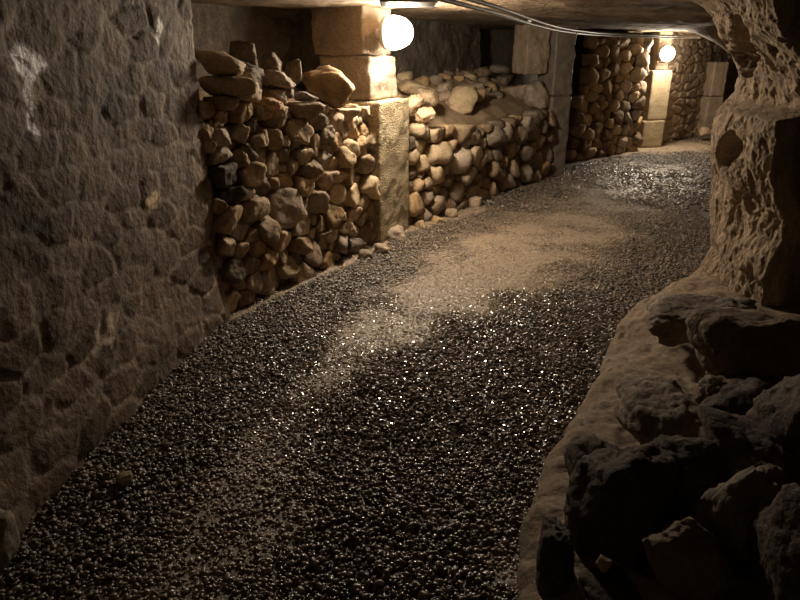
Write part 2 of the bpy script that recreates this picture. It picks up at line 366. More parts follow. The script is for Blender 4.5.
# far mortared rubble wall and what closes the view
D0 = v2(F(664, 143)); D1 = v2(F(722, 129))
SD = (D1 - D0) / np.linalg.norm(D1 - D0); ND = np.array([SD[1], -SD[0], 0])
C0, C1 = v2(F(570, 162)), v2(F(647, 148.5))
S3 = (C1 - C0) / np.linalg.norm(C1 - C0); N3 = np.array([S3[1], -S3[0], 0])
relief_wall('wall_far', D0 - SD * .5, D1 + SD * .8, 0, 2.1, .016, (.42, .16), .055, M['cobble'], 9.2, ND, namp=.02, mortar=.3)
relief_wall('wall_back', D1 + SD * .7, D1 + SD * .7 + np.array([4.5, -.6, 0]), 0, 2.1, .05, (.3, .2), .05, M['masonry'], 2.2, np.array([-.13, -.99, 0]))
relief_wall('wall_right_far', np.array([9.5, 16, 0]), np.array([5.45, 10.9, 0]), 0, 2.1, .05, (.5, .4), .05, M['ceil'], 7.7, np.array([-.78, .62, 0]), namp=.12)
relief_wall('wall_right_middle', np.array([5.45, 10.9, 0]), np.array([3.3, 5.2, 0]), 0, 2.1, .05, (.6, .5), .05, M['ceil'], 6.7, np.array([-.93, .36, 0]), namp=.12)
relief_wall('wall_right', np.array([3.5, 5.4, 0]), np.array([3.1, -.6, 0]), 0, 2.1, .05, (.5, .4), .05, M['masonry'], 4.7, np.array([-1., 0, 0]), namp=.1)
relief_wall('wall_rear', np.array([3.2, -.6, 0]), np.array([-2.0, -.6, 0]), 0, 2.1, .06, (.4, .3), .04, M['masonry'], 1.7, np.array([0, 1., 0]), namp=.05)
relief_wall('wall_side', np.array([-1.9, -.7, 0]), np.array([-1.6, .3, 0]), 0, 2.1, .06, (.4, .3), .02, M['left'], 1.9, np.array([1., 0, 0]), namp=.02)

# ceiling
xs = np.arange(-4.5, 11.0, .075); yy = np.arange(-1.0, 18.0, .075)
X, Y = np.meshgrid(xs, yy, indexing='ij'); P = np.stack([X.ravel(), Y.ravel(), np.zeros(X.size)], 1)
Z = CEIL + .035 * fbm(P, .9, 4, 2.0, .9) + .03 * np.abs(fbm(P, 2.6, 4, 5.0, .7))
q1 = atD(610, 10, 7.6); dd = np.hypot((P[:, 0] - 2.75) / .75, (P[:, 1] - 7.2) / 1.3)
Z -= .05 * np.clip(1.3 - dd, 0, 1)                               # low boss of rock over the bend
dd = np.hypot((P[:, 0] - 5.0) / .8, (P[:, 1] - 10.3) / .8); Z -= .35 * np.clip(1.1 - dd, 0, 1) ** 1.2
P[:, 2] = Z
tag(link('ceiling', mesh_np('ceiling', P, grid_faces(len(xs), len(yy))), M['ceil']), kind='structure')

# earth and rubble banked up behind the dry walls
def bank(name, p0, S, Nn, Ln, back, z_front, z_back, seed, label):
    nu, nv = int(Ln / .03), int(back / .03)
    U, W = np.meshgrid(np.linspace(0, Ln, nu), np.linspace(0, back, nv), indexing='ij'); u, wv = U.ravel(), W.ravel()
    t = wv / back; zf = np.interp(u, *z_front); z = zf + (z_back - zf) * np.clip(t * 1.1, 0, 1) ** .9
    Q = np.column_stack([u, wv, np.zeros(len(u))])
    d1, d2, idv = cells(np.stack([u, wv], 1) + .03 * fbm(Q, 6, 2, seed)[:, None], (.19, .15), seed)
    e = np.clip((d2 - d1) / .35, 0, 1)
    z = z + (.045 * e * idv + .0) * np.clip(t * 3 - .3, 0, 1) + .03 * fbm(Q, 3, 4, seed + 1)
    V = p0 + np.outer(u, S) - np.outer(wv, Nn) + np.outer(z, UP)
    V = V.reshape(nu, nv, 3); fr = V[:, 0].copy(); fr[:, 2] = 0; V = np.concatenate([fr[:, None], V], 1)
    o = link(name, mesh_np(name, V.reshape(-1, 3), grid_faces(nu, nv + 1)[:, ::-1]), M['earth'])
    tag(o, label, 'rubble', kind='stuff')
    return lambda u_, w_: p0 + S * u_ - Nn * w_ + UP * (float(np.interp(u_, *z_front)) + (z_back - float(np.interp(u_, *z_front))) * min(1, w_ / back * 1.1) ** .9)
LA, LB = np.linalg.norm(A1 - A0), np.linalg.norm(B1 - B0)
bank('rubble', A0 - N1 * .16 - S1 * .45, S1, N1, LA + .45, 1.0, ([0, .5, 1.2, LA + .4], [1.2, 1.18, 1.12, 1.1]), 1.35, 4.0, 'earth and small rubble filling the recess between the rough wall and the near lit pier')
bankB = bank('rubble', B0 - N2 * .16 - S2 * .25, S2, N2, LB + .3, 1.15, ([0, LB * .5, LB], [.92, .86, .92]), 1.38, 8.0, 'dusty earth and rubble banked up behind the dry wall past the near pier')

# ------------------------------------------------------------------ dry stone walls, one object per stone
def dry_wall(p0, S, Nn, Ln, top, listed, n_target, rmin, rmax, aspect, seed, namer, mats, front=.5, prot=.02, base_dirt=False, namec='rubble_stone', step=(0, 9), sub=3):
    rg = np.random.RandomState(seed)
    sites = [list(q) for q in listed]
    def topz(s): return float(np.interp(s, *top))
    for rr in np.linspace(rmax, rmin, 9):
        for _ in range(900):
            if len(sites) >= n_target: break
            s = rg.uniform(.02, Ln - .02); h = rg.uniform(.02, topz(s)); r = rr * rg.uniform(.85, 1.1)
            if h > topz(s) - r * .4: continue
            ok = True
            for q in sites:
                if math.hypot((s - q[0]) / aspect, h - q[1]) < (r + q[2]) * .9: ok = False; break
            if ok: sites.append([s, h, r])
    A = np.array([q[:3] for q in sites]); D, Fc = ico(sub); out = []
    for i, q in enumerate(sites):
        s, h, r = q[:3]; pl = []
        for j in range(len(A)):
            if j == i: continue
            ds, dh = (A[j, 0] - s) / aspect, A[j, 1] - h; d = math.hypot(ds, dh)
            if d > 4.5 * max(rmax, r) or d < 1e-5: continue
            o_ = (d * d + r * r - A[j, 2] ** 2) / (2 * d)
            o_ = max(o_, .25 * r)
            pl.append((ds / d / aspect, dh / d, 0, o_ * rg.uniform(.9, 1.02)))
        pl.append((0, 1, 0, max(.02, min(topz(s) + rg.uniform(-.02, .03) - h, r * 1.5))))
        pl.append((0, -1, 0, max(.02, h + .03)))
        pl.append((1, 0, 0, Ln - s + .02)); pl.append((-1, 0, 0, max(.03, s + .03 - (step[0] if h > step[1] else 0))))
        rx = r * 1.45
        for a_ in range(9):                                       # irregular facets
            t = rg.uniform(0, 2 * math.pi); el = rg.uniform(-.3, 1.0); n_ = np.array([math.cos(t) * math.cos(el), math.sin(t) * math.cos(el), math.sin(el)])
            pl.append((n_[0] / aspect, n_[1], n_[2], rx * rg.uniform(.72, 1.0)))
        pl.append((rg.normal(0, .25), rg.normal(0, .25), 1, r * front * rg.uniform(.8, 1.5) + .015))
        pl.append((0, 0, -1, max(.07, r * .9)))
        pl = np.array(pl)
        dp = np.maximum(D @ pl[:, :3].T, 1e-4) / pl[:, 3]
        rad = (dp ** 26).sum(1) ** (-1 / 26)
        rad *= 1 + .13 * fbm(D, 1.6, 3, seed + i * .31) + .045 * fbm(D, 4.5, 4, i * .17, .7)
        L3 = D * rad[:, None]
        W = np.outer(L3[:, 0], S) + np.outer(L3[:, 1], UP) + np.outer(L3[:, 2], Nn)
        loc = p0 + S * s + UP * h + Nn * (rg.uniform(-prot, prot) - .03)
        mi = q[3] if len(q) > 3 and q[3] is not None else mats[rg.randint(len(mats))]
        o = link(namec, mesh_np('stone', W, Fc), M[mi]); o.location = tuple(loc)
        out.append((o, s, h, r, q[4] if len(q) > 4 else None))
    namer(out, Ln, topz)
    return out
def zone_namer(place, ends, group, heights=('at the foot', 'at mid height', 'near the top'), nz=3):
    """place: 'of the ...'; ends: words for nz stretches along the wall"""
    def f(out, Ln, topz):
        zones = {}
        for o, s, h, r, lab in out:
            if lab: tag(o, lab, 'stone', group); continue
            k = (min(len(ends) - 1, int(s / Ln * len(ends))), min(2, int(h / topz(s) * 3)))
            zones.setdefault(k, []).append((r, o))
        tone = {'tan_limestone': 'tan', 'brown_rock': 'brown', 'dark_rock': 'dark', 'pale_limestone': 'pale'}
        for (a, b_), lst in zones.items():
            lst.sort(key=lambda t: -t[0]); base = f'{heights[b_]} {place}, {ends[a]}'
            for i, (r, o) in enumerate(lst):
                c_ = tone[o.data.materials[0].name]
                if i < 2: tag(o, f'{("largest", "second largest")[i]} stone {base}', 'stone', group)
                else: tag(o, f'small {c_} stone {base}', 'stone', f'small {c_} stones {base}')
    return f
def crop(cx, cy, k, lst, p, S, Nn):
    res = []
    for q in lst:
        X, Y, w_, h_ = q[:4]; P = on_plane(cx + X / k, cy + Y / k, p, Nn)
        s = float((P - p) @ S); dm = float(np.dot(P, [0, cp, -sp]) + EYE * sp) / FPX / k
        fs = abs(float(S[0] - (P[0] / P[1]) * S[1])) + .15
        r = .5 * (h_ * dm * 1.02 + w_ * dm / fs / 1.25)
        res.append([s, float(P[2]), min(r, .17)] + list(q[4:]))
    return res
K = 3.636
w1 = crop(190, 150, K, [(110,15,45,25),(185,25,40,30),(255,20,30,22),(345,20,30,22),(300,60,35,40),(425,75,35,30,None,'knobbly stone with a bright top high in the dry wall left of the near pier'.replace(' left of',' beside')),(485,40,30,35),(560,20,50,25,'sand_stone'),(625,50,30,30),(120,95,50,40,'dark_rock'),(215,90,55,40),(575,90,30,30),(530,45,20,20),
 (345,115,35,28),(410,130,45,25),(485,110,28,28),(535,100,15,15,'sand_stone'),(645,130,30,45,'sand_stone'),(260,125,40,20),(135,165,50,28,'dark_rock'),(205,155,35,15),(340,210,75,72,'tan','biggest rounded brown stone in the middle of the dry wall before the near pier'),(228,220,35,65,'tan','narrow upright stone beside the biggest rounded stone in the dry wall'),
 (130,245,50,42),(455,190,35,45),(530,165,38,32,'sand_stone'),(590,165,32,40,'sand_stone'),(655,215,28,32),(690,240,20,20),(550,240,16,16,'sand_stone'),(510,240,45,30),(590,235,25,25),(405,280,42,35),(470,275,25,20),(175,295,40,35),(560,285,30,30),(505,310,30,18,'sand_stone'),(630,310,35,30),(325,330,45,28,'sand_stone'),
 (235,360,45,28),(550,335,50,20),(400,340,45,25),(330,380,38,22),(440,375,60,22),(620,365,45,22,'sand_stone','orange-tan long stone lying at the foot of the dry wall against the near pier'),(125,350,25,40),(155,440,32,46),(350,430,45,25),(215,420,45,36),(280,400,35,26),(540,395,35,30),(490,410,36,36),(230,480,40,36),(150,550,35,40,'sand_stone','rounded pale stone at the bottom corner where the dry wall meets the rough wall'),(205,535,30,35),(320,505,45,22,'sand_stone'),(400,455,55,36)], A0, S1, N1)
w1 += crop(180, 0, K, [(150,375,45,22),(150,415,40,18),(135,455,28,20),(140,500,38,36),(175,490,20,20),(220,490,26,32),(270,460,50,20),(285,500,35,25),(230,560,38,30),(440,385,52,32,'tan','blocky tan stone topping the dry wall next to the patch of reddish earth'),(520,390,30,22),(425,480,62,28),(560,455,38,28),(620,435,38,26,'sand_stone'),(600,405,42,14,'sand_stone','thin bright flat stone on top of the dry wall against the near pier'),(640,475,28,20),(605,550,38,38,'sand_stone'),(480,530,38,25),(560,500,35,22),(375,560,28,24),(420,515,22,20),(340,505,30,30),(365,335,36,20)], A0, S1, N1)
w1 = [q for q in w1 if -.02 < q[0] < LA - .02 and q[1] > .02]
dry_wall(A0, S1, N1, LA - .09, ([0, .4, 1.0, 1.4, LA], [1.36, 1.32, 1.22, 1.20, 1.19]), w1, 132, .036, .085, 1.25, 11,
         zone_namer('of the near dry wall', ['by the rough grey wall', 'in its middle', 'by the near pier'], 'stones of the near dry wall'), ['tan', 'tan', 'tan', 'brown_rock'], prot=.03, front=.75, sub=4)
w2 = crop(395, 110, 6.667, [(140,110,55,55,'sand_stone','greenish pale stone at the top of the dry wall touching the near pier'),(270,140,75,50,'sand_stone','squared pale block near the top of the dry wall past the near pier'),(420,140,75,60,'sand_stone'),(170,240,35,50,'sand_stone'),(275,290,65,70,'sand_stone','squared yellow-tan block in the lit part of the dry wall past the near pier'),(115,310,45,45,'sand_stone'),(180,365,35,50,'sand_stone'),(375,225,35,45),(275,430,60,60,'sand_stone'),(420,335,65,85),(125,420,35,35),(570,155,25,22),(580,210,25,22),(520,180,30,60),(560,350,35,45),(455,440,60,50),(550,440,25,45),(180,440,35,20),(605,490,35,30),(150,500,45,30),(360,475,30,30),(500,560,60,30),(200,580,45,25),(330,560,40,30)], B0, S2, N2)
w2 = [q for q in w2 if .0 < q[0] < LB and q[1] > .02]
dry_wall(B0, S2, N2, LB - .06, ([0, .5, LB * .5, LB], [.98, .93, .86, .93]), w2, 92, .05, .11, 1.3, 23,
         zone_namer('of the low dry wall', ['by the near pier', 'in its middle', 'by the tall grey pier'], 'stones of the low dry wall'), ['tan', 'tan', 'brown_rock'], prot=.03, front=.8)
LC = np.linalg.norm(C1 - C0); SG = float((on_plane(585, 100, C0, N3) - C0) @ S3)
w3 = crop(560, 30, 6.667, [(190,170,30,60,'tan','upright slender stone at the open edge of the far dry wall'),(185,310,32,70,'sand_stone','tall leaning pale stone at the open edge of the far dry wall'),(280,145,35,40),(345,150,35,35),(430,175,40,35,'sand_stone'),(495,130,30,45),(535,195,45,45,'sand_stone','bright pale stone near the top of the far dry wall beside the lamp'),(420,255,40,40),(265,300,45,40),(250,225,30,40),(500,300,50,45,'sand_stone'),(380,325,40,22),(300,385,50,35),(420,380,45,30),(490,385,32,32,'sand_stone'),(390,435,38,28,'sand_stone'),(230,395,35,35),(200,440,35,40),(270,455,35,25),(355,505,38,32,'sand_stone'),(425,510,35,35),(490,440,45,28),(210,515,35,35),(510,490,50,28),(240,570,38,35),(310,565,30,35),(370,575,38,30),(440,570,35,30),(500,560,40,30),(220,80,35,30),(420,90,50,40)], C0, S3, N3)
dz = lambda q: -.02 < q[0] < LC and q[1] > .03
w3 = [q for q in w3 if dz(q)]
dry_wall(C0, S3, N3, LC - .42, ([0, SG - .04, SG + .02, LC], [1.0, 1.04, 1.86, 1.9]), w3, 92, .05, .10, 1.45, 37,
         zone_namer('of the far dry wall', ['by the tall grey pier', 'in its middle', 'by the far lamp pier'], 'stones of the far dry wall'), ['tan', 'tan', 'brown_rock', 'sand_stone'], prot=.03, front=.8, step=(SG, 1.02))
# rubble core behind the far dry wall (dark gap stays open at its upper end)
def core(name, p0, p1, Nn, z0, z1, back, m=M['dark_rock'], seed=1, th=.3):
    S = p1 - p0; Ln = np.linalg.norm(S); S = S / Ln
    V, Fc = rough_box_np((Ln, th, z1 - z0), .05, .02, seed)
    W = p0 + np.outer(V[:, 0] + Ln / 2, S) - np.outer(V[:, 1] + th / 2 + back, Nn) + np.outer(V[:, 2] + (z0 + z1) / 2, UP)
    return tag(link(name, mesh_np(name, W, Fc), m), kind='structure')
def rough_box_np(dims, res, amp, seed, rnd=.02, nsc=6, octv=3):
    dims = np.array(dims, float); n = np.maximum(2, (dims / res).astype(int) + 1)
    bm = bmesh.new(); VV = []; FF = []; off = 0
    for ax in range(3):
        a, b_ = [k for k in range(3) if k != ax]
        U, W = np.meshgrid(np.linspace(-.5, .5, n[a]) * dims[a], np.linspace(-.5, .5, n[b_]) * dims[b_], indexing='ij')
        for sg in (-1, 1):
            V = np.zeros((U.size, 3)); V[:, a] = U.ravel(); V[:, b_] = W.ravel(); V[:, ax] = sg * dims[ax] / 2
            f = grid_faces(n[a], n[b_]); flip = (sg > 0) == (ax == 1)
            if flip: f = f[:, ::-1]
            VV.append(V); FF.append(f + off); off += len(V)
    V = np.concatenate(VV); Fa = np.concatenate(FF)
    inner = np.clip(V, -(dims / 2 - rnd), dims / 2 - rnd); d = V - inner; ln = np.linalg.norm(d, axis=1); msk = ln > 1e-9
    V[msk] = inner[msk] + d[msk] / ln[msk][:, None] * rnd
    nrm = V / (dims / 2); nrm = np.sign(nrm) * np.abs(nrm) ** 8; nl = np.linalg.norm(nrm, axis=1); nrm = nrm / np.maximum(nl, 1e-6)[:, None]
    V = V + nrm * (amp * fbm(V, nsc, octv, seed * 1.9, .7))[:, None]
    # weld
    key = np.round(V * 5000).astype(np.int64); _, idx, inv = np.unique(key, axis=0, return_index=True, return_inverse=True)
    inv = inv.ravel(); V = V[idx]; Fa = inv[Fa]
    bm.free()
    return V, Fa
def block(name, parent, corner, S, Nn, dims, z0, m, seed, amp=.012, res=.02, rnd=.018, rot=0.0, label=None):
    """corner: the point of the face nearest the viewer, at its start along S; dims (along, back, up)"""
    V, Fc = rough_box_np(dims, res, amp, seed, rnd)
    if rot:
        c, s_ = math.cos(rot), math.sin(rot); V = V @ np.array([[c, -s_, 0], [s_, c, 0], [0, 0, 1]]).T
    W = corner + np.outer(V[:, 0] + dims[0] / 2, S) - np.outer(V[:, 1] + dims[1] / 2, Nn) + np.outer(V[:, 2] + z0 + dims[2] / 2, UP)
    pl = np.array(parent.location) if parent is not None else np.zeros(3)
    o = link(name, mesh_np(name, W - pl, Fc), m, parent)
    if label: o['label'] = label
    return o
core('wall_core_far', C0 + S3 * (SG + .06), C1 - S3 * .55, N3, 0, 1.95, .05, seed=5)
core('wall_core_far_low', C0 - S3 * .1, C0 + S3 * (SG + .1), N3, 0, .95, .05, seed=6)
core('wall_core_middle', B0 - S2 * .1, B1 + S2 * .0, N2, 0, .84, .04, m=M['earth'], seed=7, th=.1)
core('wall_core_near', A0 - S1 * .3, A1 - S1 * .02, N1, 0, 1.14, .035, m=M['earth'], seed=8, th=.1)
relief_wall('wall_gap', C0 - N3 * 1.4 - S3 * 1.5, C0 - N3 * 1.4 + S3 * 2.6, 0, 2.1, .06, (.3, .2), .04, M['masonry'], 8.1, N3)

# ------------------------------------------------------------------ piers
PF = v2(F(371, 243)) ; PF = PF + N1 * .10
def plumb(u, v, D):
    q = atD(u, v, D); return np.array([q[0], q[1], 0])
pier1 = empty('stone_pier', PF, 'pitted pale stone pier carrying the near lamp between the two dry walls', 'pier')
block('plinth', pier1, PF, S1, N1, (.60, .42, 1.235), 0, M['pier'], 3, amp=.009, res=.014, rnd=.02)
cu = PF - N1 * .09 + S1 * .0
M['pier_warm'] = stone_mat('warm_pier_block', (.17, .135, .098), (.3, .24, .175), scale=5, bump=.8, bscale=30, rand=.1, world=True, bdist=.015)
block('shaft', pier1, cu + S1 * .02, S1, N1, (.5, .5, .36), 1.235, M['pier_warm'], 4, amp=.018)
block('capital', pier1, cu + S1 * .0 - N1 * .05, S1, N1, (.5, .5, .45), 1.60, M['pier_warm'], 5, amp=.018)
# tall grey pier
Q = v2(F(546, 177)); t_ = v2(F(569, 170)); 
S4 = np.array([.93, .37, 0]); S4 /= np.linalg.norm(S4); N4 = np.array([S4[1], -S4[0], 0])
pier2 = empty('stone_pier', Q, 'tall narrow grey pier of stacked blocks with a wet glistening edge', 'pier')
block('lower_block', pier2, Q, S4, N4, (.31, .4, 1.08), 0, M['pier_grey'], 6, amp=.015)
block('upper_block', pier2, Q + S4 * .0, S4, N4, (.31, .4, .93), 1.09, M['pier_grey'], 7, amp=.015)
bq = Q - S4 * .38 - N4 * .1
pier2b = empty('lintel_block', bq + UP * 1.35, 'brown squared block built in beside the top of the tall grey pier', 'block')
block('stone_block', pier2b, bq, S4, N4, (.36, .35, .62), 1.36, M['cobble'], 17, amp=.02)
# far lamp pier
Q3 = v2(F(641, 148)); S5 = np.array([.97, .24, 0]); S5 /= np.linalg.norm(S5); N5 = np.array([S5[1], -S5[0], 0])
pier3 = empty('stone_pier', Q3, 'pale stone pier in two stacked blocks carrying the far lamp', 'pier')
g3 = pxm(Q3[1], .8)
block('base_block', pier3, Q3, S5, N5, (24 * g3, .42, .48), 0, M['pier'], 8, amp=.006)
block('middle_block', pier3, Q3 + S5 * .07 - N5 * .02, S5, N5, (22 * g3, .38, .86), .485, M['pier'], 9, amp=.006)
block('shaft', pier3, Q3 + S5 * .16 - N5 * .1, S5, N5, (14 * g3, .3, .66), 1.35, M['pier_warm'], 10, amp=.012)
# small pier before the far wall
Q5 = plumb(704, 128, 13.9); g5 = pxm(13.6, .8)
pier4 = empty('stone_pier', Q5, 'short squared pier of two plain blocks at the end of the mortared wall', 'pier')
block('lower_block', pier4, Q5, S5, N5, (.36, .4, .8), 0, M['cobble'], 11, amp=.012)
block('upper_block', pier4, Q5 + S5 * .03, S5, N5, (.32, .36, .66), .81, M['cobble'], 12, amp=.012)

# ------------------------------------------------------------------ lamps
def lamp_mats():
    m, N, L = mat('lamp_glass'); b = N['Principled BSDF']; b.inputs['Base Color'].default_value = (.9, .9, .88, 1)
    return m
def glow(name, strength):
    m, N, L = mat(name); N.remove(N['Principled BSDF']); e = nd(N, 'ShaderNodeEmission'); e.inputs['Color'].default_value = (*LAMP_COL, 1); e.inputs['Strength'].default_value = strength
    L.new(e.outputs[0], N['Material Output'].inputs['Surface']); return m
mm, N_, L_ = mat('lamp_fitting'); N_['Principled BSDF'].inputs['Base Color'].default_value = (.75, .73, .68, 1); N_['Principled BSDF'].inputs['Roughness'].default_value = .4
M['fitting'] = mm
def lathe(prof, seg=32):
    V, n = [], len(prof)
    for i in range(seg):
        t = 2 * math.pi * i / seg
        for (x, r) in prof: V.append((x, r * math.cos(t), r * math.sin(t)))
    return np.array(V), grid_faces(seg, n, wrap=True)
def wall_lamp(at, Nn, strength, label, gname, s=1.0, arm=0):
    """bulkhead lamp whose round back plate sits on the wall at `at`, facing Nn"""
    t = empty('wall_lamp', at, label, 'lamp', 'wall lamps of the gallery')
    t.rotation_euler = (0, 0, math.atan2(Nn[1], Nn[0]))
    V, f = lathe([(0, .0001), (0, .10 * s), (.03 * s, .10 * s), (.035 * s, .085 * s), (.035 * s, .0001)]); link('back_plate', mesh_np('back_plate', V, f), M['fitting'], t)
    if arm:
        V, f = lathe([(-arm, .0001), (-arm, .035), (-arm + .015, .035), (-arm + .02, .012), (0, .012), (0, .0001)], 16); link('bracket_arm', mesh_np('bracket_arm', V, f), M['fitting'], t)
    pr = [(.035 * s, .078 * s)] + [(.035 * s + .15 * s * math.sin(a), .088 * s * math.cos(a) ** .8) for a in np.linspace(.12, math.pi / 2 - .01, 12)] + [(.185 * s, .0001)]
    V, f = lathe(pr); V[:, 2] *= 1.18; link('globe', mesh_np('globe', V, f), glow(gname, strength), t)
    return t
lampA = cu + S1 * .13 + UP * 1.77 + N1 * .09
wall_lamp(lampA, N1, LAMP_A, 'glowing white bulkhead lamp on the pier between the two dry walls', 'lamp_glow_near', 1.28, arm=.08)
lampB = Q3 + S5 * (.16 + 1.5 * g3) + N5 * .06 + UP * 1.62
wall_lamp(lampB, N5, LAMP_B, 'glowing white bulkhead lamp on the far pier before the bend', 'lamp_glow_far', 1.2, arm=.15)
lc = wall_lamp(np.array([-1.55, -.2, 1.75]), np.array([1., 0, 0]), FILL_LAMP, 'added fill lamp behind the viewer', 'fill_glow_behind', .8)  # made-up lamp out of view, fills the foreground and rough wall

# ------------------------------------------------------------------ conduit along the ceiling
def tube(name, pts, r, m, parent=None, seg=10):
    cu_ = bpy.data.curves.new(name, 'CURVE'); cu_.dimensions = '3D'; cu_.bevel_depth = r; cu_.bevel_resolution = 3
    s_ = cu_.splines.new('NURBS'); s_.points.add(len(pts) - 1)
    for i, p in enumerate(pts): s_.points[i].co = (*p, 1)
    s_.use_endpoint_u = True; s_.order_u = 3; cu_.resolution_u = 8
    cu_.materials.append(m); o = bpy.data.objects.new(name, cu_); C.objects.link(o)
    dg = bpy.context.evaluated_depsgraph_get(); me_ = bpy.data.meshes.new_from_object(o.evaluated_get(dg)); bpy.data.objects.remove(o)
    me_.materials.clear(); return link(name, me_, m, parent)
mm, N_, L_ = mat('grey_conduit'); N_['Principled BSDF'].inputs['Base Color'].default_value = (.22, .21, .19, 1); N_['Principled BSDF'].inputs['Roughness'].default_value = .5
M['conduit'] = mm
zc = 1.87
cpts = [F(u, v, zc) for u, v in ((400, -12), (452, 2), (500, 14), (530, 24), (562, 32), (610, 36.5), (700, 38))]
cd = empty('cable_conduit', cpts[2], 'pair of grey conduit pipes running along the ceiling round the bend', 'conduit')
for k in range(2):
    pts = [p + np.array([.03 * k, -.06 * k, .025 * k]) - cpts[2] for p in cpts]
    tube('pipe', pts, .013, M['conduit'], cd)
for q in (1, 3):
    V, f = rough_box_np((.03, .12, .05), .02, 0, 1, .004); o = link('clip', mesh_np('clip', V, f), M['conduit'], cd); o.location = tuple(cpts[q] - cpts[2] + np.array([0, 0, .03]))
# pale cover box by the lamp
tq = F(408, 2, 1.9)
tb = empty('cable_cover', tq, 'pale flat cable cover on the ceiling beside the near lamp', 'cable cover')
V, f = rough_box_np((.34, .5, .03), .05, 0, 2, .006); o = link('cover', mesh_np('cover', V, f), M['fitting'], tb)
V, f = rough_box_np((.03, .03, .07), .02, 0, 2, .005); o = link('hook', mesh_np('hook', V, f), M['conduit'], tb); o.location = (.17, -.1, .03)

# ------------------------------------------------------------------ boulders on the banks
def px_boulder(u, v, w_, h_, D, m, seed, label, cat='boulder', name='loose_boulder', group=None, rot=(0, 0, 0), depth=None, **k):
    c = atD(u, v, D); g = pxm(D, c[2])
    return boulder(name, c, (w_ * g / 2, (depth or (w_ + h_) / 2 * g * .5), h_ * g / 2), rot, seed, M[m], label, cat, group, **k)
g1 = 'loose boulders on the rubble before the near pier'
yA = lambda s: (A0 + S1 * s)[1]
for (u, v, w_, h_, D, m, lab, rt) in [
    (218, 62, 46, 24, yA(.28), 'sand_stone', 'upper tan boulder against the rough wall, resting on a long pale one', (0, 15, 10)),
    (232, 87, 56, 25, yA(.3), 'sand_stone', 'long pale boulder laid on top of the dry wall against the rough wall', (0, 4, 8)),
    (243, 58, 28, 30, yA(.75), 'brown_rock', 'round brown boulder behind the two stacked pale ones', (0, 0, 30)),
    (248, 76, 30, 22, yA(.6), 'brown_rock', 'brown boulder tucked under the round one behind the pale pair', (0, 20, 0)),
    (271, 65, 19, 26, yA(.95), 'brown_rock', 'pointed brown stone sitting on a wider one amid the rubble', (0, 0, 0)),
    (277, 80, 33, 16, yA(.85), 'tan', 'wide tan stone under the pointed one amid the rubble', (0, 10, 0)),
    (293, 72, 18, 24, yA(1.2), 'brown_rock', 'dim brown stone behind the wide tan one on the rubble', (0, 0, 0)),
    (330, 85, 56, 30, yA(1.28) + .3, 'tan', 'big flat-sided boulder leaning against the near lamp pier', (0, 22, 15)),
    (281, 92, 22, 12, yA(.9), 'tan', 'small tan block just above the reddish earth', (0, 0, 0)),
    (266, 90, 10, 12, yA(.85), 'brown_rock', 'little dark stone beside the small tan block above the reddish earth', (0, 0, 0)),
    (304, 97, 26, 9, yA(1.1), 'tan', 'flat stone between the reddish earth and the leaning boulder', (0, 8, 0)),
    (225, 103, 26, 13, yA(.2), 'tan', 'brown stone directly beneath the long pale boulder', (0, 5, 0)),
]: px_boulder(u, v, w_ * 1.05, h_ * 1.08, D, m, int(u * 3 + v), lab, group=g1, rot=rt, planes=13, sharp=18)
c = atD(262, 108, yA(.72)); boulder('earth_clump', c + N1 * .06, (.20, .11, .10), (0, 5, 60), 71, M['pink_earth'], 'clump of reddish crumbly earth slumped over the top of the dry wall', 'earth', sub=5, amp=.2, fine=.08, sharp=5)
g2 = 'loose boulders on the bank behind the low dry wall'
for (u, v, w_, h_, D, m, lab) in [
    (463.5, 99, 34, 22, 8.0, 'sand_stone', 'largest pale boulder in the middle of the bank behind the low dry wall'),
    (428, 98, 24, 16, 7.2, 'sand_stone', 'pale boulder next to the middle one, on the lamp side of the bank'),
    (410, 88, 27, 15, 7.6, 'sand_stone', 'flat pale slab tipped behind the near lamp pier on the bank'),
    (413, 104, 20, 16, 6.7, 'sand_stone', 'rounded pale stone just behind the near pier on the bank'),
    (425, 115, 19, 14, 6.6, 'sand_stone', 'pale stone sitting on the wall head close to the near pier'),
    (404, 110, 12, 9, 6.3, 'sand_stone', 'small bright stone touching the near pier at the wall head'),
    (535, 95, 32, 24, 9.3, 'tan', 'big rounded tan boulder beside the tall grey pier on the bank'),
    (517, 95, 26, 20, 9.4, 'tan', 'broad dim boulder beside the biggest tan one near the grey pier'),
    (496, 98, 14, 10, 9.0, 'tan', 'small stone between the middle boulder and the broad dim one'),
    (473, 88, 17, 9, 8.8, 'tan', 'small flat stone behind the largest pale boulder'),
    (479, 96, 9, 13, 8.4, 'tan', 'narrow stone wedged beside the largest pale boulder'),
    (443, 88, 16, 11, 8.2, 'tan', 'dim stone behind the pale boulders of the bank'),
    (444, 74, 18, 9, 9.2, 'brown_rock', 'dim brown stone high on the bank near the recess wall'),
    (462, 78, 16, 9, 9.3, 'brown_rock', 'dim brown stone in the upper middle of the bank'),
    (425, 78, 15, 9, 8.8, 'brown_rock', 'dim brown stone high on the bank behind the flat pale slab'),
    (484, 72, 18, 10, 9.7, 'brown_rock', 'dim brown stone high on the bank past its middle'),
    (503, 80, 20, 9, 9.7, 'brown_rock', 'dim stone high on the bank toward the grey pier'),
    (445, 65, 22, 8, 9.6, 'brown_rock', 'topmost dim stone of the bank against the recess wall'),
    (500, 69, 18, 8, 9.7, 'brown_rock', 'topmost dim stone of the bank toward the grey pier'),
]: px_boulder(u, v, w_ * 1.1, h_ * 1.1, D, m, int(u * 5 + v), lab, group=g2, rot=(0, (u * 7) % 30 - 15, (u * 13) % 60), planes=13, sharp=18)
rb = np.random.RandomState(77); done = []
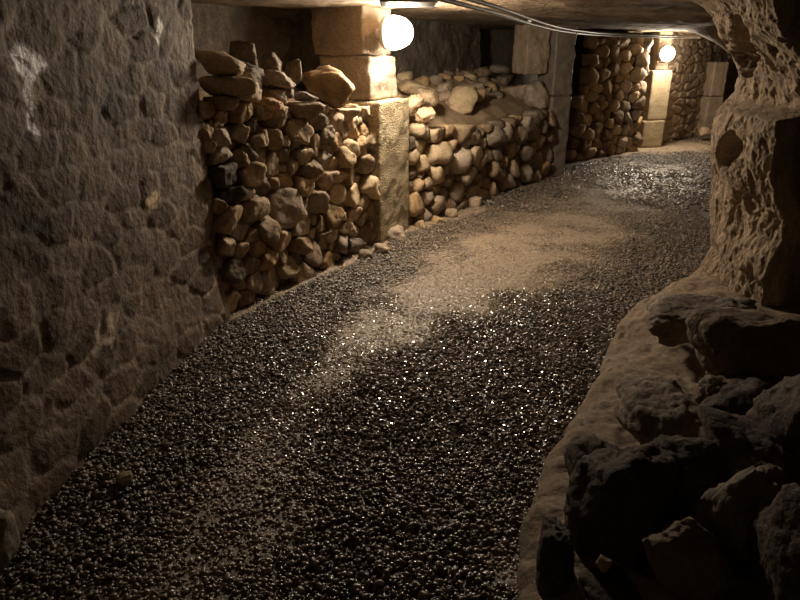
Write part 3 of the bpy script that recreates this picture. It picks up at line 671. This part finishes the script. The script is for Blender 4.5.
while len(done) < 46:
    u_, w_ = rb.uniform(.05, LB - .1), rb.uniform(.35, 1.1)
    if any(math.hypot(u_ - a_, w_ - b_) < .13 for a_, b_ in done): continue
    done.append((u_, w_)); r_ = rb.uniform(.055, .11); p_ = bankB(u_, w_)
    third = ('near the lamp pier', 'toward its middle', 'toward the tall grey pier')[min(2, int(u_ / LB * 3))]
    boulder('bank_stone', p_ + UP * r_ * .3, (r_ * 1.25, r_, r_ * .75), (rb.uniform(-20, 20), rb.uniform(-20, 20), rb.uniform(0, 180)), 500 + len(done), M[('tan', 'sand_stone', 'brown_rock')[len(done) % 3]],
            f'small rubble stone half sunk in the upper bank, {third}', 'stone', f'small stones of the upper bank {third}', sub=3, planes=13, sharp=18)
px_boulder(705, 131.5, 12, 9, 13.2, 'sand_stone', 4, 'small pale stone on the ground before the short squared pier', cat='stone', name='loose_stone')
px_boulder(124, 477.5, 16, 12, F(124, 478, .03)[1], 'sand_stone', 5, 'pale flat-sided stone lying on the dark gravel', cat='stone', name='loose_stone')
px_boulder(107, 476, 8, 8, F(107, 476, .025)[1], 'tan', 6, 'small pale pebble beside the flat-sided stone on dark gravel', cat='stone', name='loose_stone')
px_boulder(80, 448, 15, 20, F(80, 456)[1], 'brown_rock', 7, 'upright brown stone at the foot of the rough wall', cat='stone', name='loose_stone')
px_boulder(-2, 545, 36, 64, F(0, 575)[1], 'tan', 8, 'rounded brown stone at the lower corner against the rough wall', cat='stone', name='loose_stone')
for k, (u, v, w_, h_, lab) in enumerate([(365, 255, 16, 9, 'crumbling orange stone at the foot of the near pier'), (392, 236, 26, 14, 'earthy lump of fallen stone before the near pier base'), (383, 250, 16, 8, 'low earthy stone on the gravel before the near pier'), (437, 221, 12, 7, 'small fallen stone at the foot of the low dry wall'), (452, 214, 14, 7, 'fallen flat stone at the foot of the low dry wall'), (420, 226, 12, 7, 'fallen stone at the foot of the low wall near the pier'), (475, 203, 16, 8, 'wide fallen stone along the low dry wall foot')]):
    px_boulder(u, v, w_, h_ + 5, F(u, v + 2)[1], 'tan', 40 + k, lab, cat='stone', name='fallen_stone', group='fallen stones at the wall feet')

# ------------------------------------------------------------------ ledge on the walking side of the rock pile
edge_px = [(480, 690), (505, 600), (513, 555), (522, 512), (545, 462), (572, 415), (592, 380), (604, 345), (622, 318), (650, 296), (690, 276), (735, 262)]
EP = np.array([F(*p)[:2] for p in edge_px])
cum = np.concatenate([[0], np.cumsum(np.linalg.norm(np.diff(EP, axis=0), axis=1))])
nu, nv = 260, 130
t = np.linspace(0, cum[-1], nu); ex = np.interp(t, cum, EP[:, 0]); ey = np.interp(t, cum, EP[:, 1])
tang = np.stack([np.gradient(ex), np.gradient(ey)], 1); ker = np.ones(41) / 41
for a_ in (0, 1): tang[:, a_] = np.convolve(np.pad(tang[:, a_], 20, 'edge'), ker, 'valid')
tang /= np.linalg.norm(tang, axis=1)[:, None]; nrm = np.stack([tang[:, 1], -tang[:, 0]], 1)
wv = np.linspace(0, 1, nv) ** 1.3 * 1.7
hp_w = [0, .03, .08, .18, .35, .6, .9, 1.3, 1.7]
prof = np.interp(wv, hp_w, [-.04, .03, .07, .11, .155, .19, .2, .2, .2])
U, W = np.meshgrid(np.arange(nu), np.arange(nv), indexing='ij')
hs = np.interp(t, [0, cum[-1] * .5, cum[-1] * .8, cum[-1]], [.9, 1.0, .8, .45])
px_ = ex[U] + nrm[U, 0] * wv[W]; py_ = ey[U] + nrm[U, 1] * wv[W]; pz_ = prof[W] * hs[U]
P = np.stack([px_.ravel(), py_.ravel(), pz_.ravel()], 1)
Q2 = P * np.array([1, 1, 1]); Q2[:, 0] += P[:, 1] * .4
dn = .05 * fbm(Q2, 2.2, 3, 3.0) + .02 * np.abs(fbm(Q2 * np.array([1, .6, 2]), 7, 4, 5.0, .8)) * 1.5
fade = np.clip(wv[W].ravel() / .06, 0, 1)
P[:, 2] += dn * fade
P[:, 0] += .03 * fbm(P, 5, 3, 9.0) * 1.0
tag(link('rock_ledge', mesh_np('rock_ledge', P, grid_faces(nu, nv)[:, ::-1]), M['ledge']), 'long smooth brown rock ledge sloping down to the gravel beneath the dark boulder pile', 'rock')

# dark boulders piled on the ledge
gp = 'dark boulders piled on the rock ledge'
PZ = [.36, .42, .30, .28, .24, .33, .33, .36, .42, .5, .42, .12, .15, .22, .22, .2, .3, .3]
def pile(u, v, w_, h_, D, m, seed, lab, rot=(0, 0, 0), depth=None, **k):
    zc_ = PZ[seed - 301]; D = float(F(u, v, zc_)[1])
    return px_boulder(u, v, w_, h_, D, m, seed, lab, name='pile_boulder', group=gp, rot=rot, depth=depth, **{**dict(sub=5, amp=.12, fine=.06, planes=13, ridge=.05, sharp=22), **k})
pile(699, 314, 114, 36, 3.25, 'brown_rock', 301, 'flat pointed slab overhanging the pale ledge below the natural column', (0, -6, 0), .2)
pile(774, 362, 166, 88, 2.85, 'brown_rock', 302, 'biggest brown boulder with a broad lit top below the dark hollow', (0, -4, 10), .2)
pile(765, 420, 112, 90, 2.35, 'dark_rock', 303, 'blackish craggy boulder under the front of the biggest brown one', (0, 8, 20), .25)
pile(670, 428, 80, 72, 2.45, 'brown_rock', 304, 'brown boulder wedged between the ledge and the black craggy ones', (10, 12, 0), .2)
pile(614, 505, 92, 140, 2.05, 'dark_rock', 305, 'tall dark block standing at the edge of the pale ledge', (0, 6, 20), .2)
pile(693, 478, 92, 92, 2.0, 'dark_rock', 306, 'dark block in the middle of the pile behind the upright slabs', (0, 0, 40), .2)
pile(684, 556, 66, 100, 1.62, 'brown_rock', 307, 'leaning brown slab with a pale pointed tip low in the pile', (0, -28, 10), .09)
pile(728, 520, 62, 128, 1.68, 'brown_rock', 308, 'upright knobbly brown slab leaning the other way beside the pale-tipped one', (0, 24, 0), .1)
pile(755, 460, 80, 84, 1.95, 'dark_rock', 309, 'dark boulder above the two leaning slabs', (0, 10, 10), .2)
pile(802, 430, 70, 110, 1.9, 'dark_rock', 310, 'dark boulder at the outer end of the pile, below the biggest brown one', (0, 0, 0), .2)
pile(800, 565, 70, 150, 1.5, 'dark_rock', 311, 'tall dark boulder next to the upright knobbly slab, at the outer end of the pile', (0, 8, 0), .16)
pile(628, 602, 96, 44, 1.45, 'dark_rock', 312, 'low rounded dark boulder in front of the whole pile', (0, 0, 0), .14)
pile(552, 562, 36, 86, 1.75, 'dark_rock', 313, 'narrow dark rock standing on the ledge beside the sandy ground', (0, 10, 0), .1)
pile(592, 470, 50, 74, 2.2, 'dark_rock', 314, 'dark rock behind the tall block where the ledge narrows', (0, 20, 0), .15)
pile(650, 400, 60, 34, 2.75, 'brown_rock', 315, 'low brown rock lying on the ledge under the wedged boulder', (0, -20, 0), .16)
pile(735, 590, 90, 70, 1.5, 'dark_rock', 316, 'dark rock at the foot of the two leaning slabs', (0, 0, 0), .16)
pile(603, 564, 17, 14, 1.56, 'tan', 317, 'small pale wedge of stone caught among the dark blocks', (0, 20, 0), None, sub=3)
pile(722, 402, 64, 50, 2.5, 'brown_rock', 318, 'small brown rock squeezed beneath the biggest brown boulder', (0, 20, 0), .1)

# ------------------------------------------------------------------ natural rock column
Ltab = [(-40, 640), (-15, 665), (0, 690), (8, 704), (17, 712), (35, 719), (52, 731), (66, 736), (80, 741), (92, 735), (104, 723), (112, 716), (132, 712), (177, 712), (202, 710), (228, 710), (246, 712), (265, 701), (280, 694), (320, 690)]
Rtab = [(-40, 762), (0, 772), (31, 779), (54, 797), (91, 812), (110, 824), (116, 800), (121, 777), (155, 775), (175, 770), (200, 775), (225, 784), (240, 782), (262, 770), (278, 762), (315, 762)]
DL, DR = 4.75, 3.75
def inv_table(tab, D):
    zz = [atD(u, v, D)[2] for v, u in tab]; xx = [atD(u, v, D)[0] for v, u in tab]
    o = np.argsort(zz); return np.array(zz)[o], np.array(xx)[o]
zl, xl = inv_table(Ltab, DL); zr, xr = inv_table(Rtab, DR)
nz, nf, nb = 330, 230, 60
Z = np.linspace(-.02, 2.02, nz); rows = []
for z in Z:
    p = np.array([np.interp(z, zl, xl), DL]); q = np.array([np.interp(z, zr, xr), DR])
    d = q - p; n_ = np.array([d[1], -d[0]]); n_ = n_ / np.linalg.norm(n_)
    if n_[0] > 0: n_ = -n_
    tt = np.linspace(0, 1, nf)
    fr = p + np.outer(tt, d) + np.outer(np.sin(tt * math.pi) ** .8 * .05, n_)
    bk = np.array([[q[0] + .12, q[1] - .02], [q[0] + .35, q[1] + .1], [q[0] + .5, q[1] + .5], [p[0] + .55, p[1] + .1], [p[0] + .3, p[1] + .25], [p[0] + .08, p[1] + .12]])
    tb_ = np.linspace(0, 1, nb); bx = np.interp(tb_, np.linspace(0, 1, 8), np.concatenate([[q[0]], bk[:, 0], [p[0]]])); by = np.interp(tb_, np.linspace(0, 1, 8), np.concatenate([[q[1]], bk[:, 1], [p[1]]]))
    bb = np.stack([bx, by], 1)[1:-1]
    r_ = np.concatenate([fr, bb]); rows.append(np.column_stack([r_, np.full(len(r_), z)]))
V = np.array(rows); nc = V.shape[1]                              # (nz, nc, 3)
Nd = np.array([-.97, -.22, 0]); Vf = V.reshape(-1, 3)
isf = np.tile(np.arange(nc) < nf, nz); tfr = np.tile(np.concatenate([np.linspace(0, 1, nf), np.full(nc - nf, -1.)]), nz)
q = Vf * np.array([2.2, 2.2, 1.0]); q[:, 0] += .12 * fbm(Vf, 4, 2, 1.)
rid = np.abs(fbm(q, 2.2, 3, 2.0, .9)); big = fbm(Vf, 2.0, 3, 4.0)
edgef = np.where(isf, np.clip(np.minimum(tfr, 1 - tfr) * 8, .15, 1), .6)
disp = (.05 * big - .05 * rid + .02) * edgef + .014 * fbm(Vf * np.array([1, 1, .6]), 18, 4, 6., .6)
# hollows, measured from the photograph and cut into the face
zpx = np.array([[0.]])
def proj(P):
    y = P[:, 1] * cp - (P[:, 2] - EYE) * sp; up = P[:, 1] * sp + (P[:, 2] - EYE) * cp
    return 400 + FPX * P[:, 0] / y, 300 - FPX * up / y
pu, pv = proj(Vf)
def local(u0, v0, ru, rv, ang, depth, sharp=3.0):
    a = math.radians(ang); du, dv = pu - u0, pv - v0
    x = (du * math.cos(a) + dv * math.sin(a)) / ru; y = (-du * math.sin(a) + dv * math.cos(a)) / rv
    r = np.sqrt(x * x + y * y) + .15 * fbm(Vf, 9, 2, 3.3)
    return -depth * np.clip((1.15 - r) * sharp, 0, 1) * isf
pit = np.clip(fbm(Vf * np.array([1.5, 1.5, .7]), 9, 3, 8.8, .9) - .22, 0, 1) * isf
hol = local(742, 44, 11, 31, -13, .38) + local(731, 152, 10, 20, 12, .3) + local(768, 58, 3, 20, -38, .06, 2) + local(739, 205, 2.5, 22, 24, .05, 2) + local(753, 200, 4, 12, -25, .05, 2) - .055 * pit
Vf = Vf - 0 + np.outer(disp + hol, Nd)
zz_ = Vf[:, 2]
me = mesh_np('rock_column', Vf, grid_faces(nz, nc)[:, ::-1])
# close the seam
fs = [[i * nc + nc - 1, (i + 1) * nc + nc - 1, (i + 1) * nc, i * nc] for i in range(nz - 1)]
me = mesh_np('rock_column', Vf, np.concatenate([grid_faces(nz, nc)[:, ::-1], np.array(fs)[:, ::-1]]))
tag(link('rock_column', me, M['column']), 'natural weathered rock column with two dark hollows holding up the ceiling', 'rock')
# make normals of closed shells consistent
for o in list(SC.objects):
    if o.type == 'MESH' and o.name.startswith(('rock_column',)):
        bm = bmesh.new(); bm.from_mesh(o.data); bmesh.ops.recalc_face_normals(bm, faces=bm.faces); bm.to_mesh(o.data); bm.free()
